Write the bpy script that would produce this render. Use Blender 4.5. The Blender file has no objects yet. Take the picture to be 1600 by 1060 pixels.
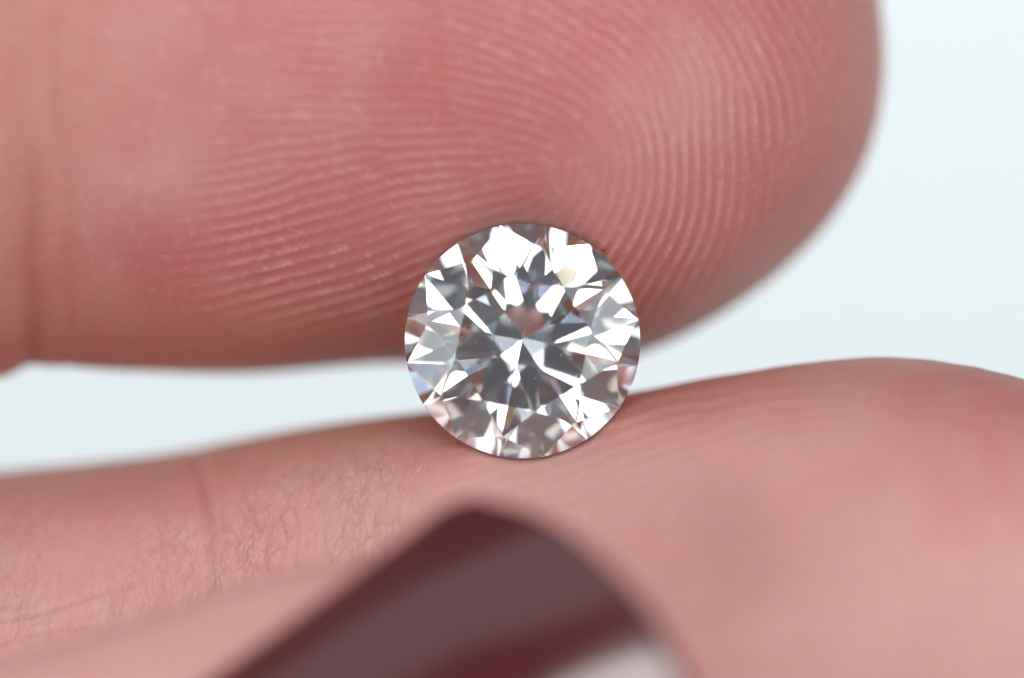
# Macro close-up: a round brilliant diamond held between two fingertips, a dark
# polished thumbnail in front.  One Blender unit is one millimetre.
import bpy, math
import numpy as np
from mathutils import Vector

sc = bpy.context.scene
sc.unit_settings.system = 'METRIC'
sc.unit_settings.scale_length = 0.001
R = math.radians

# ------------------------------------------------------------------ camera
D = 150.0                      # camera to focal plane
PPM = 56.25                    # photo pixels per millimetre in the focal plane
cam_d = bpy.data.cameras.new('macro_camera')
cam = bpy.data.objects.new('macro_camera', cam_d)
sc.collection.objects.link(cam)
cam.location = (0, -D, 0)
cam.rotation_euler = (R(90), 0, 0)
cam_d.sensor_width = 36.0
cam_d.lens = 36.0 * D / (1600 / PPM)
cam_d.clip_start = 1.0
cam_d.clip_end = 5000.0
cam_d.dof.use_dof = True
cam_d.dof.focus_distance = D + 0.15
APERTURE = 11.5
cam_d.dof.aperture_fstop = cam_d.lens * 1e-3 / APERTURE
sc.camera = cam

# ------------------------------------------------------------------ world
w = bpy.data.worlds.new('World'); sc.world = w; w.use_nodes = True
bg = w.node_tree.nodes['Background']
bg.inputs['Color'].default_value = (0.78, 0.89, 1.0, 1)
bg.inputs['Strength'].default_value = 0.12

# ------------------------------------------------------------------ lights
def softbox(name, az, el, dist, sx, sy, radiance, col, target=(0, 0, 0)):
    """az: direction round the view axis (0 = picture right, 90 = up); el: degrees away from the view axis."""
    d = Vector((math.sin(R(el)) * math.cos(R(az)), -math.cos(R(el)), math.sin(R(el)) * math.sin(R(az))))
    l = bpy.data.lights.new(name, 'AREA'); l.shape = 'RECTANGLE'
    l.size, l.size_y = sx, sy
    l.energy = radiance * math.pi * sx * sy
    l.color = col
    o = bpy.data.objects.new(name, l); sc.collection.objects.link(o)
    o.location = Vector(target) + d * dist
    o.rotation_euler = d.to_track_quat('Z', 'Y').to_euler()
    return o
softbox('added_overhead_fill', 100, 70, 300, 560, 105, 0.62, (0.96, 0.93, 1.0))  # added dim source, shaped for the grey wash reflected in the nail
softbox('window_softbox', 75, 23, 400, 310, 155, 6.3, (1.0, 0.985, 0.965))
softbox('added_left_fill', 182, 62, 320, 260, 300, 1.5, (0.93, 0.98, 1.0))  # added fill from the left, brightens the stone's rim facets and the skin
softbox('added_right_fill', -2, 62, 320, 260, 300, 1.5, (0.93, 0.98, 1.0))  # added fill from the right, matching the left one
softbox('added_low_fill', -90, 64, 320, 300, 200, 0.5, (0.93, 0.98, 1.0))  # added weak fill from below, lifts the finger undersides and lower rim
softbox('right_softbox', 14, 27, 400, 80, 110, 4.2, (0.95, 0.98, 1.0))
softbox('left_softbox', 140, 30, 400, 70, 100, 4.2, (0.95, 0.98, 1.0))
softbox('added_right_sparkle', 18, 14, 400, 45, 45, 4.5, (0.93, 0.97, 1.0))  # added small source, puts extra white flashes into the stone
softbox('added_left_sparkle', 122, 13, 400, 45, 45, 4.5, (0.93, 0.97, 1.0))  # added small source, makes one more bright wedge in the stone
softbox('added_low_left_sparkle', -178, 25, 400, 60, 60, 4.0, (0.93, 0.97, 1.0))  # added small source, whitens a few more facets
softbox('added_backdrop_fill', 90, 17, 190, 520, 120, 2.3, (0.84, 0.97, 1.0), (0, 229, 95))  # added out-of-view source that only brightens the backdrop paper

sc.view_settings.view_transform = 'Standard'
sc.view_settings.look = 'None'
sc.view_settings.exposure = 0.0
sc.view_settings.gamma = 1.0
sc.cycles.max_bounces = 32
sc.cycles.transmission_bounces = 32
sc.cycles.glossy_bounces = 16
sc.cycles.diffuse_bounces = 5
sc.cycles.transparent_max_bounces = 16
sc.cycles.caustics_reflective = True
sc.cycles.caustics_refractive = True
sc.cycles.blur_glossy = 0.3
sc.cycles.sample_clamp_indirect = 8.0

# ------------------------------------------------------------------ helpers
rng = np.random.default_rng(7)
def sstep(a, b, x):
    t = np.clip((x - a) / (b - a), 0, 1)
    return t * t * (3 - 2 * t)
def interp(x, xs, ys):
    """smooth interpolation through control points (monotone-ish cubic)"""
    xs = np.asarray(xs, float); ys = np.asarray(ys, float); x = np.asarray(x, float)
    m = np.gradient(ys, xs)
    i = np.clip(np.searchsorted(xs, x) - 1, 0, len(xs) - 2)
    h = xs[i + 1] - xs[i]; t = np.clip((x - xs[i]) / h, 0, 1)
    return ((2*t**3 - 3*t**2 + 1) * ys[i] + (t**3 - 2*t**2 + t) * h * m[i]
            + (-2*t**3 + 3*t**2) * ys[i + 1] + (t**3 - t**2) * h * m[i + 1])
def field(shape, sigma, seed=0):
    """smooth random field, unit variance"""
    r = np.random.default_rng(seed)
    n = r.standard_normal(shape)
    fy = np.fft.fftfreq(shape[0])[:, None]; fx = np.fft.rfftfreq(shape[1])[None, :]
    f = np.fft.irfft2(np.fft.rfft2(n) * np.exp(-2 * (math.pi * sigma) ** 2 * (fx ** 2 + fy ** 2)), s=shape)
    return f / f.std()
class Img:
    """a grid in photo-pixel units, sampled bilinearly"""
    def __init__(s, x0, x1, z0, z1, step):
        s.x0, s.z0, s.step = x0, z0, step
        s.X, s.Z = np.meshgrid(np.arange(x0, x1, step), np.arange(z0, z1, step))
        s.shape = s.X.shape
    def sample(s, a, px, py):
        u = np.clip((px - s.x0) / s.step, 0, s.shape[1] - 1.001)
        v = np.clip((py - s.z0) / s.step, 0, s.shape[0] - 1.001)
        i = u.astype(int); j = v.astype(int); u = u - i; v = v - j
        return (a[j, i] * (1-u) * (1-v) + a[j, i+1] * u * (1-v) + a[j+1, i] * (1-u) * v + a[j+1, i+1] * u * v)
def P(px, py, y):
    k = (D + y) / D / PPM
    return (px - 800) * k, y, (530 - py) * k
def unP(x, y, z):
    k = D / (D + y) * PPM
    return 800 + x * k, 530 - z * k
def make_obj(name, verts, quads, mat, parent=None, smooth=True, attrs=None):
    me = bpy.data.meshes.new(name)
    verts = np.asarray(verts, np.float32); quads = np.asarray(quads, np.int32)
    me.vertices.add(len(verts)); me.vertices.foreach_set('co', verts.ravel())
    k = quads.shape[1]
    me.loops.add(quads.size); me.loops.foreach_set('vertex_index', quads.ravel())
    me.polygons.add(len(quads)); me.polygons.foreach_set('loop_start', np.arange(0, quads.size, k, dtype=np.int32))
    me.polygons.foreach_set('use_smooth', np.full(len(quads), smooth))
    me.update(calc_edges=True)
    for n, a in (attrs or {}).items():
        at = me.attributes.new(n, 'FLOAT', 'POINT'); at.data.foreach_set('value', np.asarray(a, np.float32))
    if mat: me.materials.append(mat)
    o = bpy.data.objects.new(name, me); sc.collection.objects.link(o)
    if parent: o.parent = parent
    return o
def tag(o, label=None, category=None, kind=None):
    if label: o['label'] = label
    if category: o['category'] = category
    if kind: o['kind'] = kind

# ------------------------------------------------------------------ materials
class NT:
    def __init__(s, name):
        s.m = bpy.data.materials.new(name); s.m.use_nodes = True
        s.t = s.m.node_tree; s.b = s.t.nodes['Principled BSDF']; s.out = s.t.nodes['Material Output']
    def n(s, kind, **kw):
        x = s.t.nodes.new(kind)
        for k, v in kw.items(): setattr(x, k, v)
        return x
    def l(s, a, b): s.t.links.new(a, b)
    def attr(s, name): 
        a = s.n('ShaderNodeAttribute'); a.attribute_name = name; return a.outputs['Fac']
    def math(s, op, a, b=None, c=None, clamp=False):
        x = s.n('ShaderNodeMath', operation=op); x.use_clamp = clamp
        for i, v in enumerate((a, b, c)):
            if v is None: continue
            if isinstance(v, (int, float)): x.inputs[i].default_value = v
            else: s.l(v, x.inputs[i])
        return x.outputs[0]
    def mix(s, fac, a, b, blend='MIX'):
        x = s.n('ShaderNodeMix', data_type='RGBA', blend_type=blend)
        for i, v in ((0, fac), (6, a), (7, b)):
            if isinstance(v, (int, float)): x.inputs[i].default_value = v
            elif isinstance(v, tuple): x.inputs[i].default_value = v + (1,)
            else: s.l(v, x.inputs[i])
        return x.outputs[2]
    def noise(s, scale, detail=4, rough=0.55, vec=None):
        x = s.n('ShaderNodeTexNoise'); x.inputs['Scale'].default_value = scale
        x.inputs['Detail'].default_value = detail; x.inputs['Roughness'].default_value = rough
        if vec is not None: s.l(vec, x.inputs['Vector'])
        return x.outputs['Fac']
    def ramp(s, v, a, b):
        x = s.n('ShaderNodeMapRange'); x.interpolation_type = 'SMOOTHSTEP'
        s.l(v, x.inputs[0]); x.inputs[1].default_value = a; x.inputs[2].default_value = b
        return x.outputs[0]

def skin_material():
    s = NT('skin'); b = s.b
    geo = s.n('ShaderNodeTexCoord').outputs['Object']
    big = s.noise(0.16, 2, 0.5, geo); mid = s.noise(0.30, 2, 0.5, geo); fine = s.noise(3.2, 3, 0.6, geo)
    col = s.mix(s.ramp(big, 0.38, 0.62), (0.545, 0.20, 0.18), (0.595, 0.285, 0.245))
    col = s.mix(s.math('MULTIPLY', s.ramp(mid, 0.40, 0.75), 0.45), col, (0.56, 0.14, 0.14))
    col = s.mix(s.math('MULTIPLY', s.ramp(fine, 0.5, 0.75), 0.25), col, (0.74, 0.47, 0.41))
    # horn layer on the ridge tops is paler than the furrows
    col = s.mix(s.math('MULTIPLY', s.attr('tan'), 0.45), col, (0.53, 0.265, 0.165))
    rid = s.attr('ridge'); cr = s.attr('crease'); pale = s.attr('pale')
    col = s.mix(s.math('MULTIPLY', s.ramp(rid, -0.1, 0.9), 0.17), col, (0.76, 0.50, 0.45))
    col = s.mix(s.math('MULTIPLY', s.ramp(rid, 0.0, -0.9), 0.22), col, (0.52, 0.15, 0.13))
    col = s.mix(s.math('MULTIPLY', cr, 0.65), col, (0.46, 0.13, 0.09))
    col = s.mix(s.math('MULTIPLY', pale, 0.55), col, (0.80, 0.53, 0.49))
    b.inputs['Subsurface Weight'].default_value = 0.85
    b.inputs['Subsurface Radius'].default_value = (1.0, 0.38, 0.24)
    b.inputs['Subsurface Scale'].default_value = 1.0
    b.inputs['IOR'].default_value = 1.42
    b.inputs['Specular IOR Level'].default_value = 0.45
    rg = s.math('MULTIPLY_ADD', s.noise(5.0, 4, 0.7, geo), 0.30, 0.34)
    s.l(rg, b.inputs['Roughness'])
    # fine relief: crazed skin lines where the 'crinkle' attribute is set, grain everywhere
    mp = s.n('ShaderNodeMapping'); mp.inputs['Scale'].default_value = (2.3, 1.0, 0.72); mp.inputs['Rotation'].default_value = (0, R(8), 0)
    wv = s.n('ShaderNodeVectorMath', operation='ADD')
    wn = s.n('ShaderNodeTexNoise'); wn.inputs['Scale'].default_value = 1.6; wn.inputs['Detail'].default_value = 3; s.l(geo, wn.inputs['Vector'])
    sv = s.n('ShaderNodeVectorMath', operation='SCALE'); sv.inputs['Scale'].default_value = 0.38; s.l(wn.outputs['Color'], sv.inputs[0])
    s.l(geo, wv.inputs[0]); s.l(sv.outputs[0], wv.inputs[1]); s.l(wv.outputs[0], mp.inputs['Vector'])
    hs = []
    for sc_, wd in ((1.25, 0.12), (3.1, 0.2)):
        v = s.n('ShaderNodeTexVoronoi', feature='DISTANCE_TO_EDGE'); v.inputs['Scale'].default_value = sc_
        s.l(mp.outputs[0], v.inputs['Vector'])
        hs.append(s.ramp(v.outputs['Distance'], 0.0, wd))
    net = s.math('MULTIPLY_ADD', hs[1], 0.35, hs[0])
    lines = s.math('MULTIPLY', s.math('SUBTRACT', 1.0, hs[0]), s.attr('crinkle'))
    col = s.mix(s.math('MULTIPLY', lines, 0.20), col, (0.50, 0.17, 0.13))
    plate = s.math('MULTIPLY', s.math('MULTIPLY', s.ramp(s.noise(1.7, 4, 0.7, geo), 0.4, 0.7), hs[1]), s.attr('crinkle'))
    col = s.mix(s.math('MULTIPLY', plate, 0.38), col, (0.78, 0.60, 0.53))
    mp2 = s.n('ShaderNodeMapping'); mp2.inputs['Scale'].default_value = (2.6, 1.0, 0.5); mp2.inputs['Rotation'].default_value = (0, R(-12), 0)
    s.l(wv.outputs[0], mp2.inputs['Vector'])
    rn = s.noise(0.9, 3, 0.62, mp2.outputs[0])
    groove = s.math('SUBTRACT', 1.0, s.ramp(s.math('ABSOLUTE', s.math('SUBTRACT', rn, 0.5)), 0.0, 0.05))
    col = s.mix(s.math('MULTIPLY', s.math('MULTIPLY', groove, s.attr('crinkle')), 0.20), col, (0.50, 0.17, 0.13))
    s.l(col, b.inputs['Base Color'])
    h = s.math('MULTIPLY', s.math('MULTIPLY', s.math('MULTIPLY_ADD', groove, -1.6, net), s.attr('crinkle')), 0.014)
    h = s.math('MULTIPLY_ADD', s.noise(9.0, 4, 0.7, geo), 0.018, h)
    h = s.math('MULTIPLY_ADD', s.noise(28.0, 3, 0.6, geo), 0.008, h)
    bp = s.n('ShaderNodeBump'); bp.inputs['Strength'].default_value = 1.0; bp.inputs['Distance'].default_value = 1.0
    s.l(h, bp.inputs['Height']); s.l(bp.outputs[0], b.inputs['Normal'])
    return s.m

def polish_material():
    s = NT('nail_polish'); b = s.b
    geo = s.n('ShaderNodeTexCoord').outputs['Object']
    s.l(s.mix(s.noise(0.5, 3, 0.5, geo), (0.075, 0.0025, 0.004), (0.09, 0.004, 0.007)), b.inputs['Base Color'])
    b.inputs['Roughness'].default_value = 0.36; b.inputs['IOR'].default_value = 1.42
    b.inputs['Coat Weight'].default_value = 1.0; b.inputs['Coat IOR'].default_value = 1.7
    b.inputs['Coat Roughness'].default_value = 0.14
    bp = s.n('ShaderNodeBump'); bp.inputs['Distance'].default_value = 0.02
    s.l(s.noise(0.9, 2, 0.5, geo), bp.inputs['Height']); s.l(bp.outputs[0], b.inputs['Normal'])
    return s.m

def diamond_material(name, dispersive):
    s = NT(name); s.t.nodes.remove(s.b)
    prev = None
    # crown facets split the light a little: each primary leans to its own refractive index
    lobes = (((.62, .19, .19), 2.400), ((.19, .62, .19), 2.42), ((.19, .19, .62), 2.452)) if dispersive else (((1, 1, 1), 2.42),)
    for c, ior in lobes:
        g = s.n('ShaderNodeBsdfGlass'); g.inputs['Color'].default_value = c + (1,)
        g.inputs['Roughness'].default_value = 0.0; g.inputs['IOR'].default_value = ior
        if prev is None: prev = g.outputs[0]
        else:
            a = s.n('ShaderNodeAddShader'); s.l(prev, a.inputs[0]); s.l(g.outputs[0], a.inputs[1]); prev = a.outputs[0]
    s.l(prev, s.out.inputs['Surface'])
    return s.m

def girdle_material():
    s = NT('bruted_girdle'); s.t.nodes.remove(s.b)
    g = s.n('ShaderNodeBsdfGlass'); g.inputs['IOR'].default_value = 2.42; g.inputs['Roughness'].default_value = 0.12
    s.l(g.outputs[0], s.out.inputs['Surface']); return s.m

def paper_material():
    s = NT('white_paper'); b = s.b
    geo = s.n('ShaderNodeTexCoord').outputs['Object']
    s.l(s.mix(s.noise(0.02, 2, 0.5, geo), (0.80, 0.83, 0.84), (0.83, 0.85, 0.855)), b.inputs['Base Color'])
    b.inputs['Roughness'].default_value = 0.8
    return s.m
def plain(name, col, rough):
    s = NT(name); geo = s.n('ShaderNodeTexCoord').outputs['Object']
    s.l(s.mix(s.noise(6, 3, 0.5, geo), tuple(c * 0.8 for c in col), col), s.b.inputs['Base Color'])
    s.b.inputs['Roughness'].default_value = rough; return s.m

SKIN = skin_material(); POLISH = polish_material(); DIAM = diamond_material('diamond_crown', True); PAV = diamond_material('diamond_pavilion', False); GIRD = girdle_material(); PAPER = paper_material()

# ------------------------------------------------------------------ backdrop: a sheet of white paper, upright behind, swept forward below
nb = 40; prof = []
for i in range(nb):                       # upright part, curve, then flat part under the hand
    t = i / (nb - 1)
    if t < 0.4: prof.append((230.0, 130 - (t / 0.4) * 330))
    elif t < 0.7:
        a = (t - 0.4) / 0.3 * math.pi / 2; prof.append((110 + 120 * math.cos(a), -200 - 120 * math.sin(a)))
    else: prof.append((110 - (t - 0.7) / 0.3 * 360, -320.0))
vs = [(x, y, z) for (y, z) in prof for x in np.linspace(-450, 450, 7)]
qs = [(i*7+j, i*7+j+1, (i+1)*7+j+1, (i+1)*7+j) for i in range(nb-1) for j in range(6)]
bd = make_obj('backdrop', vs, qs, PAPER); tag(bd, kind='structure')

# ------------------------------------------------------------------ diamond
DR = 184.0 / PPM; DC = (816.5, 533.5)      # radius in mm, centre in photo pixels
def clip(faces, n, d, name):
    """cut a convex solid (list of (tag, polygon)) with n.p <= d"""
    n = np.asarray(n, float); out = []; cap = []
    for tg, poly in faces:
        s = poly @ n - d; q = []
        for i in range(len(poly)):
            j = (i + 1) % len(poly)
            if s[i] <= 1e-7: q.append(poly[i])
            if abs(s[i]) <= 1e-7: cap.append(poly[i])
            if (s[i] < -1e-7 and s[j] > 1e-7) or (s[i] > 1e-7 and s[j] < -1e-7):
                a, b_ = (i, j) if s[i] < s[j] else (j, i)
                p = poly[a] + (poly[b_] - poly[a]) * (s[a] / (s[a] - s[b_])); q.append(p); cap.append(p)
        if len(q) >= 3: out.append((tg, np.array(q)))
    if len(cap) >= 3:
        cap = np.unique(np.round(np.array(cap), 6), axis=0)
        if len(cap) >= 3:
            c = cap.mean(0); u = np.cross(n, (0.31, 0.52, 0.79)); u /= np.linalg.norm(u); v = np.cross(n, u)
            a = np.arctan2((cap - c) @ v, (cap - c) @ u); out.append((name, cap[np.argsort(a)]))
    return out
def brilliant(phase):
    """round brilliant, unit radius, table up (+Z)"""
    N = 128; gt = 0.036; ang = np.arange(N) * 2 * math.pi / N
    top, bot = 0.8, -1.0
    ring = np.stack([np.cos(ang), np.sin(ang)], 1)
    T = np.column_stack([ring, np.full(N, top)]); B = np.column_stack([ring, np.full(N, bot)])
    f = [('end', T), ('end', B[::-1])] + [('girdle', np.array([B[i], B[(i+1) % N], T[(i+1) % N], T[i]])) for i in range(N)]
    rt = 0.585; tc = math.tan(R(34.3)); tp = math.tan(R(41.2)); lh = 0.73
    jit = np.random.default_rng(3)
    wob = lambda a: jit.uniform(-a, a)
    h = (1 - rt) * tc
    f = clip(f, (0, 0, 1), h, 'table_facet')
    for k in range(8):
        a = phase + k * math.pi / 4; e = wob(R(0.25)); t = tc + wob(0.006)
        f = clip(f, (t * math.cos(a + e), t * math.sin(a + e), 1), t, 'bezel_facet')
    rs = 0.815
    for k in range(8):                      # star facets
        a0 = phase + k * math.pi / 4; a1 = a0 + math.pi / 4; am = (a0 + a1) / 2
        S = np.array([rs * math.cos(am), rs * math.sin(am), tc * (1 - rs * math.cos(math.pi/8))])
        A = np.array([rt * math.cos(a0), rt * math.sin(a0), h]); Bp = np.array([rt * math.cos(a1), rt * math.sin(a1), h])
        n = np.cross(A - Bp, S - Bp); n = n if n[2] > 0 else -n; n /= n[2]
        f = clip(f, n, n @ S, 'star_facet')
        for g, nm in ((a0, 1), (a1, -1)):   # upper girdle facets
            G = np.array([math.cos(g), math.sin(g), 0.0]); H = np.array([math.cos(am), math.sin(am), 0.0])
            n = np.cross(G - S, H - S); n = n if n[2] > 0 else -n; n /= n[2]
            f = clip(f, n, n @ S + wob(0.0015), 'upper_girdle_facet')
    z0 = -gt
    for k in range(8):
        a = phase + k * math.pi / 4 + wob(R(0.5)); t = tp + wob(0.006)
        f = clip(f, (t * math.cos(a), t * math.sin(a), -1), t - z0, 'pavilion_facet')
    rl = 1 - lh
    for k in range(8):                      # lower halves, meeting at radius 1-lh on the line between two mains
        a0 = phase + k * math.pi / 4; am = a0 + math.pi / 8
        Lz = z0 - tp * (1 - rl * math.cos(math.pi / 8)); L = np.array([rl * math.cos(am), rl * math.sin(am), Lz])
        for g in (a0, a0 + math.pi / 4):
            G = np.array([math.cos(g), math.sin(g), z0]); H = np.array([math.cos(am), math.sin(am), z0])
            n = np.cross(G - L, H - L); n = -n if n[2] > 0 else n; n /= -n[2]
            f = clip(f, n, n @ L + wob(0.002), 'lower_girdle_facet')
    return f
PHASE = R(10.6)
faces = brilliant(PHASE)
dia = bpy.data.objects.new('diamond', None); sc.collection.objects.link(dia)
dia.empty_display_size = 1
TILT_X, TILT_Z = R(4.5), R(0.2)            # table tipped a little
dia.location = P(DC[0], DC[1], 0.0)
dia.rotation_euler = (R(90) + TILT_X, 0, TILT_Z)
tag(dia, 'colourless round brilliant cut diamond pinched between two fingertips, table facing the viewer', 'diamond')
groups = {}
for tg, poly in faces:
    if tg in ('girdle', 'pavilion_facet', 'lower_girdle_facet'): groups.setdefault('girdle' if tg == 'girdle' else 'pavilion', []).append(poly)
    else: groups.setdefault((tg, len(groups)), []).append(poly)
for key, polys in groups.items():
    name = key if isinstance(key, str) else key[0]
    idx = {}; vs = []; fs = []
    for p in polys:
        row = []
        for v in p:
            kk = tuple(np.round(v * DR, 5))
            if kk not in idx: idx[kk] = len(vs); vs.append(kk)
            if not row or row[-1] != idx[kk]: row.append(idx[kk])
        if row[0] == row[-1]: row = row[:-1]
        if len(row) < 3: continue
        q = np.array([vs[i] for i in row]); nn = np.zeros(3)
        for i in range(len(q)): nn += np.cross(q[i], q[(i+1) % len(q)])
        if nn @ q.mean(0) < 0: row = row[::-1]
        fs.append(row)
    me = bpy.data.meshes.new(name); me.from_pydata(vs, [], fs); me.update()
    me.materials.append({'girdle': GIRD, 'pavilion': PAV}.get(name, DIAM))
    o = bpy.data.objects.new(name, me); sc.collection.objects.link(o); o.parent = dia

# ------------------------------------------------------------------ fingerprint relief, grown with oriented filters from noise
def grow_ridges(img, theta, period, iters, seed):
    """theta: ridge direction (radians, y down); returns a -1..1 ridge pattern on the grid"""
    h, w_ = img.shape
    r = np.random.default_rng(seed); a = r.standard_normal((h, w_))
    fy = np.fft.fftfreq(h)[:, None]; fx = np.fft.rfftfreq(w_)[None, :]
    nO = 16; f0 = img.step / period; fr = np.hypot(fx, fy) + 1e-9
    rad = np.exp(-0.5 * ((fr - f0) / (f0 * 0.17)) ** 2)
    filt = []
    for k in range(nO):
        t = k * math.pi / nO; cs = (-math.sin(t) * fx + math.cos(t) * fy) / fr     # across the ridge
        filt.append(rad * np.exp(-0.5 * (np.arccos(np.clip(np.abs(cs), 0, 1)) / R(13)) ** 2))
    kf = (theta / math.pi * nO) % nO; k0 = kf.astype(int) % nO; kt = kf - np.floor(kf)
    for it in range(iters):
        F = np.fft.rfft2(a); out = np.zeros_like(a)
        for k in range(nO):
            wgt = np.where(k0 == k, 1 - kt, 0) + np.where((k0 + 1) % nO == k, kt, 0)
            if wgt.any(): out += wgt * np.fft.irfft2(F * filt[k], s=(h, w_))
        a = np.tanh(out / (out.std() + 1e-9) * (1.6 if it < iters - 1 else 1.1))
    return a

# upper finger: a loop whose core lies above and right of the stone
U = Img(-60, 1460, -140, 640, 1.6)
cx, cy_ = 865.0, 262.0
dx, dy = U.X - cx, -(U.Z - cy_)
al = np.degrees(np.arctan2(dy, dx)) % 360
ori = np.interp(al, [0, 25, 45, 60, 90, 130, 160, 180, 200, 225, 250, 270, 300, 325, 340, 360],
                    [90, 108, 128, 140, 160, 175, 183, 188, 194, 200, 208, 218, 226, 236, 250, 270])
ddx, ddy = U.X - 300, -(U.Z - 470)
da = np.degrees(np.arctan2(ddy, ddx))
ori = ori - 90 * sstep(100, 180, da) * 1.0 + 90 * sstep(100, 180, -da)
ori = ori + 5 * field(U.shape, 40, 11)
upper_print = grow_ridges(U, np.radians(-ori), 18.6, 14, 5)
u_amp = sstep(190, 420, U.X + 0.25 * (U.Z - 300)) * 0.95 + 0.05
u_amp *= 1 - 0.85 * sstep(455, 560, U.Z - 0.03 * U.X + 20)
u_amp *= 1 - 0.9 * sstep(1130, 1330, np.hypot((U.X - 700), (U.Z - 60) * 1.05) + 700 - 30)
u_amp *= 1 - 0.45 * (1 - sstep(120, 330, U.Z)) * (1 - sstep(500, 800, U.X))
u_amp *= 0.72 + 0.28 * sstep(80, 330, U.Z)
u_amp *= 1 - 0.45 * np.exp(-((U.X - 880) ** 2 + (U.Z - 262) ** 2) / 110 ** 2)
u_amp *= 0.8 + 0.2 * field(U.shape, 25, 12)
u_break = field(U.shape, 3.0, 13)

# lower finger: shallow arches over the ball of the finger
L = Img(-60, 1720, 520, 1180, 1.6)
ori = np.degrees(np.arctan2(1300 - L.X, np.maximum(1500 - L.Z, 200))) * 0.55 + 4 * field(L.shape, 40, 21)
lower_print = grow_ridges(L, np.radians(-ori), 19.0, 10, 6)
l_amp = sstep(560, 780, L.X + 0.3 * (L.Z - 700)) * (1 - 0.5 * sstep(900, 1400, L.X))
l_amp *= 0.72 - 0.45 * sstep(660, 800, L.Z)
l_crink = (1 - sstep(560, 740, L.X)) * sstep(700, 800, L.Z + 0.12 * L.X - 20)

# ------------------------------------------------------------------ fingers
dloc = np.array(P(DC[0], DC[1], 0.0))
drot = np.array(dia.rotation_euler.to_matrix())
def dent(V):
    """flesh gives way to the stone: it touches the girdle and stays clear behind the pavilion cone"""
    p = (V - dloc) @ drot                                  # in the stone's own frame, table up
    r = np.hypot(p[:, 0], p[:, 1])
    back = 0.13 + 0.10 + (DR - r) * 0.90 + 0.10 * np.sqrt(np.clip(DR - r, 0, None))
    soft = 0.23 - (r - DR) * 1.15 - 0.35 * (1 - np.exp(-np.maximum(r - DR, 0) / 0.5))
    lim = np.where(r < DR, back, soft)
    y = -p[:, 2]; k = 0.2; d = lim + k * np.logaddexp(0, (y - lim) / k) - y
    V[:, 1] += np.where(d > 1e-4, d, 0)
    return V
def grid_quads(n, m, wrap):
    i = np.arange(n - 1)[:, None]; mm = m if wrap else m - 1; j = np.arange(mm)[None, :]; j1 = (j + 1) % m
    return np.stack([(i*m + j).ravel(), (i*m + j1).ravel(), ((i+1)*m + j1).ravel(), ((i+1)*m + j).ravel()], 1)
def normals(V, n, m):
    G = V.reshape(n, m, 3); du = np.gradient(G, axis=0); dv = (np.roll(G, -1, 1) - np.roll(G, 1, 1))
    N = np.cross(du, dv); N /= np.linalg.norm(N, axis=2, keepdims=True) + 1e-12
    return N.reshape(-1, 3)
# angles round a section: fine where the skin faces the lens, coarse at the back
th = np.concatenate([np.linspace(-105, 105, 400, endpoint=False), np.linspace(105, 255, 60, endpoint=False)]) * math.pi / 180
M = len(th)
parts = []          # (verts, quads, attrs)

def finger_rows(xs, cyf, czf, ryf, rzf):
    V = np.zeros((len(xs), M, 3))
    V[:, :, 0] = xs[:, None]
    V[:, :, 1] = cyf[:, None] - ryf[:, None] * np.cos(th)[None]
    V[:, :, 2] = czf[:, None] + rzf[:, None] * np.sin(th)[None]
    return V

def tipped(x_base, x_tip, a, n_body, n_tip):
    """stations along a finger, closing as an ellipse of length a; returns x and closing factor"""
    xb = np.linspace(x_base, x_tip - a, n_body, endpoint=False)
    ph = np.linspace(0, math.pi / 2 - 0.012, n_tip)
    return np.concatenate([xb, x_tip - a + a * np.sin(ph)]), np.concatenate([np.ones(n_body), np.cos(ph)])

# --- upper finger (middle finger): pad to the lens, tip to the right
YU = 8.2; kU = (D + YU) / D / PPM
base = np.linspace(-85, -16, 60, endpoint=False)
tx, tf = tipped(-16.0, (1380 - 800) * kU, 555 * kU, 300, 260)
xs = np.concatenate([base, tx]); tf = np.concatenate([np.ones(60), tf])
pxs = 800 + xs / kU
bot = interp(pxs, [-6000, -1500, -400, -100, 10, 60, 200, 400, 640, 3000], [700, 640, 600, 600, 586, 571, 571, 575, 571, 571])
cen = interp(pxs, [-6000, -1500, -300, 200, 800, 3000], [90, 75, 55, 55, 58, 58])
rz = (bot - cen) * kU * tf; cz = (530 - cen) * kU
ry = interp(pxs, [-6000, -1500, -200, 40, 400, 800, 3000], [11.8, 11.4, 10.6, 10.0, 10.7, 10.9, 10.9]) * tf
cy = np.full(len(xs), YU) + 0.4 * sstep(900, 1380, pxs) - 2.3 * (1 - sstep(-50, 520, pxs))
V = finger_rows(xs, cy, cz, ry, rz).reshape(-1, 3)
px, py = unP(V[:, 0], V[:, 1], V[:, 2])
front = V[:, 1] < YU + 0.5
# broad soft undulation and the joint crease at the left
LU = Img(-800, 1500, -500, 700, 8)
und = LU.sample(field(LU.shape, 16, 31), px, py) * 0.10
cl = px - (38 + 14 * np.sin((py - 200) / 140.0) + 5 * np.sin(py / 37.0))
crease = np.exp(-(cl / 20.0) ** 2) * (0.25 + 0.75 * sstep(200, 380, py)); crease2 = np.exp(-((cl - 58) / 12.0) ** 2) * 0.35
wr = np.exp(-((px - 690 - (py - 150) * 0.04) / 9.0) ** 2) * sstep(20, 80, py) * (1 - sstep(170, 260, py)) * 0.5
N = normals(V, len(xs), M); sgn = np.sign((N[:, 1:2] * (V[:, 1:2] - YU)).sum()); N *= sgn
V += N * (und - 0.13 * crease - 0.06 * crease2 - 0.02 * wr)[:, None]
V = dent(V)
N = normals(V, len(xs), M) * sgn
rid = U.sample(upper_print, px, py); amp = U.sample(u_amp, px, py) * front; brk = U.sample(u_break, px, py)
amp = np.clip(amp, 0, 1.2)
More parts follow.
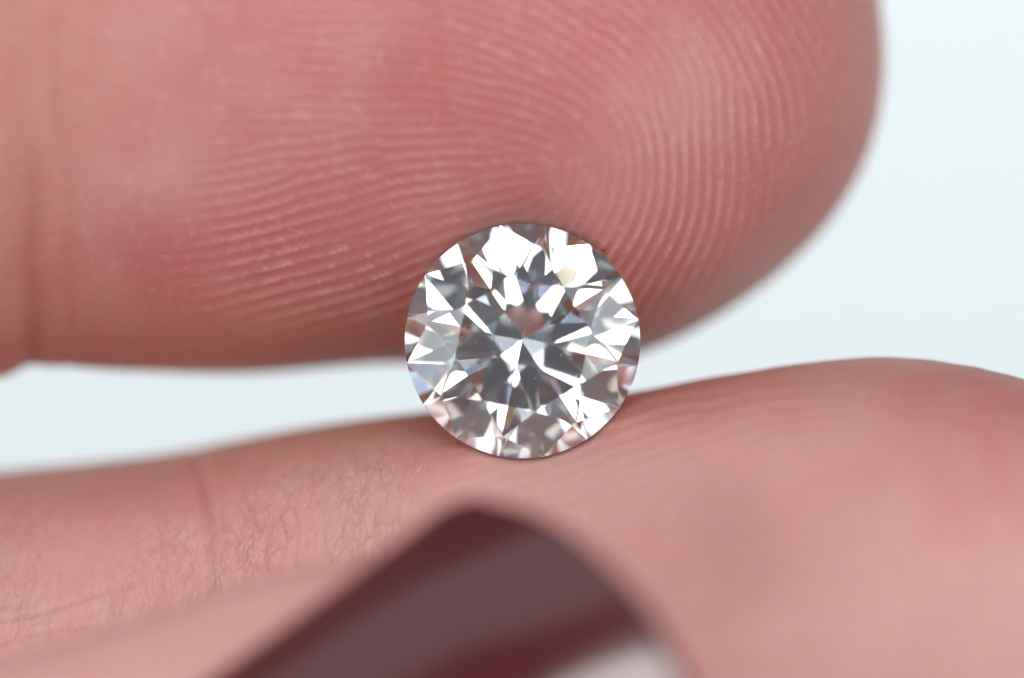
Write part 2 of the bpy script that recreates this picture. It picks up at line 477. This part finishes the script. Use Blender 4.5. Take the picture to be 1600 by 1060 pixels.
bead = U.sample(field(U.shape, 2.2, 14), px, py)
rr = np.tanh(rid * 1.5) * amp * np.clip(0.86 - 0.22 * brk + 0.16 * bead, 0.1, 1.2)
fl = U.sample(field(U.shape, 4.0, 15) + 0.6 * field(U.shape, 1.4, 16), px, py)
zone = np.exp(-(((px - 520) / 170) ** 2 + ((py - 425) / 70) ** 2)) + 0.8 * np.exp(-(((px - 1020) / 90) ** 2 + ((py - 390) / 60) ** 2)) + 0.25 * np.exp(-(((px - 1150) / 90) ** 2 + ((py - 250) / 130) ** 2))
glint_fleck = sstep(0.45, 0.9, rid) * sstep(0.1, 1.1, fl) * np.clip(zone, 0, 1) * front  # dry ridge crests, plus specular glints painted into the skin colour
V += N * (0.025 * rr)[:, None]
pale = front * 0.9 * glint_fleck + front * np.exp(-(((px - 270) / 150) ** 2 + ((py - 290) / 70) ** 2)) * 0.4 
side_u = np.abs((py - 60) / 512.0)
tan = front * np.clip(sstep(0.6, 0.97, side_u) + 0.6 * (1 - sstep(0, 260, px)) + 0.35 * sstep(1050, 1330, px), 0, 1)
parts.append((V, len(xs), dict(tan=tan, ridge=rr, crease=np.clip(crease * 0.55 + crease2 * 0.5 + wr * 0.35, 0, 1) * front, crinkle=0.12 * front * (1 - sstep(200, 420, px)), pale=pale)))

# --- lower finger (index finger): its back half recedes to the left
base = np.linspace(-85, -16, 60, endpoint=False)
YL = lambda p: interp(p, [-6000, -1500, 0, 400, 800, 1200, 1500, 3000], [16, 12, 8.4, 7.2, 4.6, 2.2, 1.6, 1.6])
x_tip = (1960 - 800) / PPM
tx, tf = tipped(-16.0, x_tip, 620 / PPM, 400, 160)
xs = np.concatenate([base, tx]); tf = np.concatenate([np.ones(60), tf])
kk = (D + YL(800 + xs * PPM)) / D / PPM; pxs = 800 + xs / kk
cy = YL(pxs)
top = interp(pxs, [-6000, -1500, -300, 0, 200, 400, 640, 820, 1000, 1110, 1240, 1340, 1500, 3000],
                  [900, 800, 745, 735, 717, 690, 655, 634, 612, 590, 567, 556, 554, 554])
rad = interp(pxs, [-6000, -1500, 0, 310, 640, 900, 1200, 1500, 3000], [520, 480, 440, 425, 440, 460, 470, 465, 465])
cz = (530 - (top + rad)) * kk; rz = rad * kk * tf
ry = interp(pxs, [-6000, -1500, 0, 310, 800, 1200, 3000], [10.5, 10.4, 9.4, 9.0, 8.8, 8.8, 8.8]) * tf
V = finger_rows(xs, cy, cz, ry, rz).reshape(-1, 3)
px, py = unP(V[:, 0], V[:, 1], V[:, 2]); cyv = np.repeat(cy, M)
front = V[:, 1] < cyv + 0.5
LL = Img(-800, 2100, 400, 1600, 8)
und = LL.sample(field(LL.shape, 14, 41), px, py) * 0.09
cl = px - (316 + 12 * np.sin((py - 760) / 50.0) + np.maximum(py - 850, 0) * 0.25)
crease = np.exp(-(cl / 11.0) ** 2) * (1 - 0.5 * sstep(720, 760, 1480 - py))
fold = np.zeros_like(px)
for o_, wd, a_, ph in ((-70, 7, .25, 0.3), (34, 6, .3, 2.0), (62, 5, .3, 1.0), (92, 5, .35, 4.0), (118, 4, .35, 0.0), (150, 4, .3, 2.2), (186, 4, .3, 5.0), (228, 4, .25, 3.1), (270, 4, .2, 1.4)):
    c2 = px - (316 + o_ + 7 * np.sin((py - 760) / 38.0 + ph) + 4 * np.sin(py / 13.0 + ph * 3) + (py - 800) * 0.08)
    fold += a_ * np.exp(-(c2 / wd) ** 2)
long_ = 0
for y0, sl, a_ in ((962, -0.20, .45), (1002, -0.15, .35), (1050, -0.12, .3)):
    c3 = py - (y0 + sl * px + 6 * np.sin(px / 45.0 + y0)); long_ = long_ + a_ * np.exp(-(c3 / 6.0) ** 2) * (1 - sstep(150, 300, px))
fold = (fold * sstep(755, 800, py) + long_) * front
N = normals(V, len(xs), M); sgn = np.sign((N[:, 1] * (V[:, 1] - cyv)).sum()); N *= sgn
V += N * (und - (0.12 * crease + 0.11 * fold) * front)[:, None]
V = dent(V)
N = normals(V, len(xs), M) * sgn
rid = L.sample(lower_print, px, py); amp = np.clip(L.sample(l_amp, px, py) * front, 0, 1)
rr = np.tanh(rid * 1.4) * amp
V += N * (0.022 * rr)[:, None]
crk = (0.10 + 0.9 * L.sample(l_crink, px, py)) * front * (0.65 + 0.35 * sstep(200, 380, px)) * np.clip(0.8 + 0.35 * LL.sample(field(LL.shape, 5, 43), px, py), 0.2, 1.2)
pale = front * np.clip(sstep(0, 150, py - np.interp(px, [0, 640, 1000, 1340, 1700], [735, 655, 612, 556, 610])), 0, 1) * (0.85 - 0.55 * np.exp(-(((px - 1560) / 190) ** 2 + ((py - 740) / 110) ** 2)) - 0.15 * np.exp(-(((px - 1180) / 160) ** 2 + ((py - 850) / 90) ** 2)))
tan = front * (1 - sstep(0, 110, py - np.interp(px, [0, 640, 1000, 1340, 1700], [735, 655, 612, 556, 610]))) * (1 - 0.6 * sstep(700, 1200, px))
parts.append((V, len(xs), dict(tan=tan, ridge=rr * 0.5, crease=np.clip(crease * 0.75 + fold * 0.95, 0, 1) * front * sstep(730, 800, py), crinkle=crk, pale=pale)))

# --- thumb: comes in from the lower left in front of the index finger, nail towards the lens
YT = -8.5; kT = (D + YT) / D / PPM
def TP(px, py, y=YT): return np.array(P(px, py, y))
tip = TP(1035, 1150); a3 = TP(1035 - 936, 1150 + 352) - tip; a3 = -a3 / np.linalg.norm(a3)     # points to the tip
side = np.array([-a3[2], 0, a3[0]])                                                            # up-left across the thumb
t_, tf = tipped(-70.0, 0.0, 9.0, 120, 120)
rs_ = interp(t_, [-70, -40, -22, -9, 0], [10.5, 9.4, 8.4, 7.6, 7.6]) * tf
rn_ = interp(t_, [-70, -40, -22, -9, 0], [9.0, 7.4, 4.8, 3.5, 3.3]) * tf
ycen = interp(t_, [-70, -40, -20, -9, 0], [-2.0, -5.6, -7.8, -8.2, -8.0])
th2 = th
V = (tip[None, None] + t_[:, None, None] * a3[None, None]
     + rs_[:, None, None] * np.sin(th2)[None, :, None] * side[None, None])
V[:, :, 1] = ycen[:, None] - rn_[:, None] * np.cos(th2)[None]
V = V.reshape(-1, 3)
z0 = np.zeros(len(V))
parts.append((V, len(t_), dict(tan=z0 + 0.25, ridge=z0, crease=z0, crinkle=z0 + 0.15, pale=z0 + 0.9)))

# join the three digits and the palm behind them into one hand
def ellipsoid_tube(pts, ra, rb, n=24):
    """loft through centre points; closed ends; used for the parts of the hand outside the picture"""
    pts = np.array(pts, float); t = np.linspace(0, 1, len(pts)); tt = np.linspace(0, 1, 40)
    C = np.stack([interp(tt, t, pts[:, i]) for i in range(3)], 1)
    A = interp(tt, t, ra); B = interp(tt, t, rb)
    e = np.sqrt(np.clip(1 - (np.abs(tt * 2 - 1)) ** 8, 0.0004, 1)); T = np.gradient(C, axis=0); T /= np.linalg.norm(T, axis=1, keepdims=True)
    yv = np.array([0, 1.0, 0]); S = np.cross(T, yv); S /= np.linalg.norm(S, axis=1, keepdims=True); Nn = np.cross(S, T)
    V = np.zeros((40, M, 3))
    V[:] = C[:, None] + (A * e)[:, None, None] * np.sin(th)[None, :, None] * S[:, None] - (B * e)[:, None, None] * np.cos(th)[None, :, None] * Nn[:, None]
    return V.reshape(-1, 3)
far = [
    ellipsoid_tube([(-76, 14, 14), (-92, 14, 4), (-112, 13, -6), (-135, 12, -14), (-160, 12, -20)], [26, 36, 38, 32, 28], [11, 14, 15, 16, 17]),       # palm and wrist
    ellipsoid_tube([(-80, 12, 34), (-62, 6, 37), (-52, -6, 36), (-62, -14, 32), (-76, -10, 28)], [8, 8, 8, 7.5, 7], [8, 8, 7.5, 7, 6.5]),                 # curled ring finger
    ellipsoid_tube([(-92, 12, 44), (-78, 6, 48), (-70, -5, 48), (-78, -12, 44), (-90, -9, 40)], [7, 7, 6.8, 6.5, 6], [7, 7, 6.6, 6, 5.5]),               # curled little finger
    ellipsoid_tube([tuple(V[0] * 0 + tip + a3 * -58 + (0, 1, 0)), tuple(tip + a3 * -72 + (0, 6, 0)), (-92, 8, -26), (-110, 12, -14)], [10, 12, 14, 14], [9, 11, 12, 12]),
]
for V in far:
    z0 = np.zeros(len(V)); parts.append((V, 40, dict(tan=z0 + 0.5, ridge=z0, crease=z0, crinkle=z0, pale=z0 + 0.4)))
allV, allQ, att, off = [], [], {k: [] for k in ('ridge', 'crease', 'crinkle', 'pale', 'tan')}, 0
for V, n, at in parts:
    Q = grid_quads(n, M, True)
    a_, b_, c_ = V[Q[:, 0]], V[Q[:, 1]], V[Q[:, 3]]
    nn = np.cross(b_ - a_, c_ - a_); ctr = V.reshape(n, M, 3).mean(1)
    outw = (nn * (a_ - ctr[Q[:, 0] // M])).sum(1).sum()
    if outw < 0: Q = Q[:, ::-1]
    allV.append(V); allQ.append(Q + off); off += len(V)
    for k in att: att[k].append(at[k])
hand = make_obj('hand', np.concatenate(allV), np.concatenate(allQ), SKIN, attrs={k: np.concatenate(v) for k, v in att.items()})
tag(hand, 'pink hand gripping the diamond between two fingertips, thumb folded in front with dark polish', 'hand')

# --- thumbnail: a curved plate, lateral edge to the upper left, rounded free edge to the right
Lc = np.array([(40, 1262), (150, 1182), (330, 1058), (520, 925), (630, 845), (692, 803), (748, 787)], float)
Rc = np.array([(760, 1640), (1010, 1500), (1135, 1290), (1085, 1090), (1005, 940), (880, 830), (748, 787)], float)
nu, nv = 90, 70
s = np.linspace(0, 1, nu); kx = np.linspace(0, 1, len(Lc))
s2 = 1 - (1 - s) ** 1.6
Lx, Ly = interp(s2, kx, Lc[:, 0]), interp(s2, kx, Lc[:, 1]); Rx, Ry = interp(s2, kx, Rc[:, 0]), interp(s2, kx, Rc[:, 1])
vv = np.linspace(0, 1, nv)
PX = Lx[:, None] * (1 - vv) + Rx[:, None] * vv; PY = Ly[:, None] * (1 - vv) + Ry[:, None] * vv
ax = np.array([math.cos(R(33)), -math.sin(R(33))]); pn = np.array([ax[1], -ax[0]]) * -1     # pn: down-right
o0 = np.array([905.0, 1290.0])
dd = ((PX - o0[0]) * math.sin(R(33)) + (PY - o0[1]) * math.cos(R(33))) / PPM                # signed distance across (mm, + = down-right)
al_ = ((PX - o0[0]) * math.cos(R(33)) - (PY - o0[1]) * math.sin(R(33))) / PPM               # distance along (+ = to free edge)
de = ((PX - 330) * math.sin(R(33.6)) + (PY - 1060) * math.cos(R(33.6))) / PPM              # distance from the lateral edge
dg = np.linspace(-3, 16, 400)
tilt = np.radians(np.interp(dg, [-3, 0, 1.4, 2.1, 4.5, 4.95, 5.5, 7.6, 10.3, 16], [51, 49, 46, 41, 32, 26, 17, 9, 2, -14]))
tilt = np.convolve(np.pad(tilt, 8, 'edge'), np.ones(17) / 17, 'valid')
yg = -np.cumsum(np.tan(tilt)) * (dg[1] - dg[0]); yg -= np.interp(0, dg, yg)
Yn = -10.8 + np.interp(de, dg, yg) + 0.020 * np.maximum(al_, 0) ** 2
k = (D + Yn) / D / PPM
F = np.stack([(PX - 800) * k, Yn, (530 - PY) * k], 2)
Nf = np.cross(np.gradient(F, axis=0), np.gradient(F, axis=1)); Nf /= np.linalg.norm(Nf, axis=2, keepdims=True) + 1e-12
if Nf[nu // 2, nv // 2, 1] > 0: Nf = -Nf
edge = np.minimum(np.minimum(vv, 1 - vv)[None] * 2 * 9, (1 - s)[:, None] * 12); rnd = np.clip(edge, 0, 1); rnd = np.sqrt(1 - (1 - rnd) ** 2)
Tk = 0.55
Ft = F + Nf * (Tk * 0.5 * rnd)[..., None]; Fb = F - Nf * (Tk * 0.5 * rnd)[..., None]
Vn = np.concatenate([Ft.reshape(-1, 3), Fb.reshape(-1, 3)])
Q = grid_quads(nu, nv, False); Qb = Q[:, ::-1] + nu * nv
nn = np.cross(Vn[Q[40]][1] - Vn[Q[40]][0], Vn[Q[40]][3] - Vn[Q[40]][0])
if nn[1] > 0: Q, Qb = Q[:, ::-1], Qb[:, ::-1]
nail = make_obj('fingernail', Vn, np.concatenate([Q, Qb]), POLISH, hand)
nail['label'] = 'glossy dark maroon polished thumbnail'

# --- a tiny dark lint fibre caught on the skin at the stone's edge
LINT = plain('dark_lint', (0.03, 0.025, 0.02), 0.7)
t = np.linspace(0, 1, 14); cpx = 937 + 11 * t; cpy = 388 + 4 * np.sin(t * math.pi) - 1.0 * t
C = np.stack(P(cpx, cpy, np.full(14, -0.25)), 1); C[:, 1] -= 0.05 * t
ring = np.linspace(0, 2 * math.pi, 6, endpoint=False); rr_ = 0.018 * (0.4 + np.sin(t * math.pi))
Vl = C[:, None, :] + rr_[:, None, None] * np.stack([0 * ring, np.cos(ring), np.sin(ring)], 1)[None]
lint = make_obj('lint_fibre', Vl.reshape(-1, 3), grid_quads(14, 6, True), LINT)
tag(lint, 'tiny dark curled lint fibre on the skin at the upper rim of the diamond', 'lint')

# --- a few dust specks sitting on the crown of the stone
DUST = plain('pale_dust', (0.75, 0.74, 0.72), 0.8)
dr = np.random.default_rng(19); vs, fs = [], []
hh = (1 - 0.585) * math.tan(R(34.3)) * DR
for q in range(22):
    a = dr.uniform(0, 6.283); rad_ = 0.56 * DR * math.sqrt(dr.uniform(0.02, 0.95)); e = dr.uniform(0.008, 0.02)
    c = np.array([rad_ * math.cos(a), rad_ * math.sin(a), hh + e * 0.3]); o = len(vs)
    for d_ in ((1, 0, 0), (-1, 0.2, 0), (0, 1, 0), (0.2, -1, 0), (0, 0, 0.6), (0, 0, -0.3)):
        vs.append(c + e * np.array(d_) * dr.uniform(0.6, 1.3))
    fs += [(o+4, o, o+2), (o+4, o+2, o+1), (o+4, o+1, o+3), (o+4, o+3, o), (o+5, o+2, o), (o+5, o+1, o+2), (o+5, o+3, o+1), (o+5, o, o+3)]
dust = make_obj('dust_specks', vs, fs, DUST, dia, smooth=False); dust['kind'] = 'stuff'
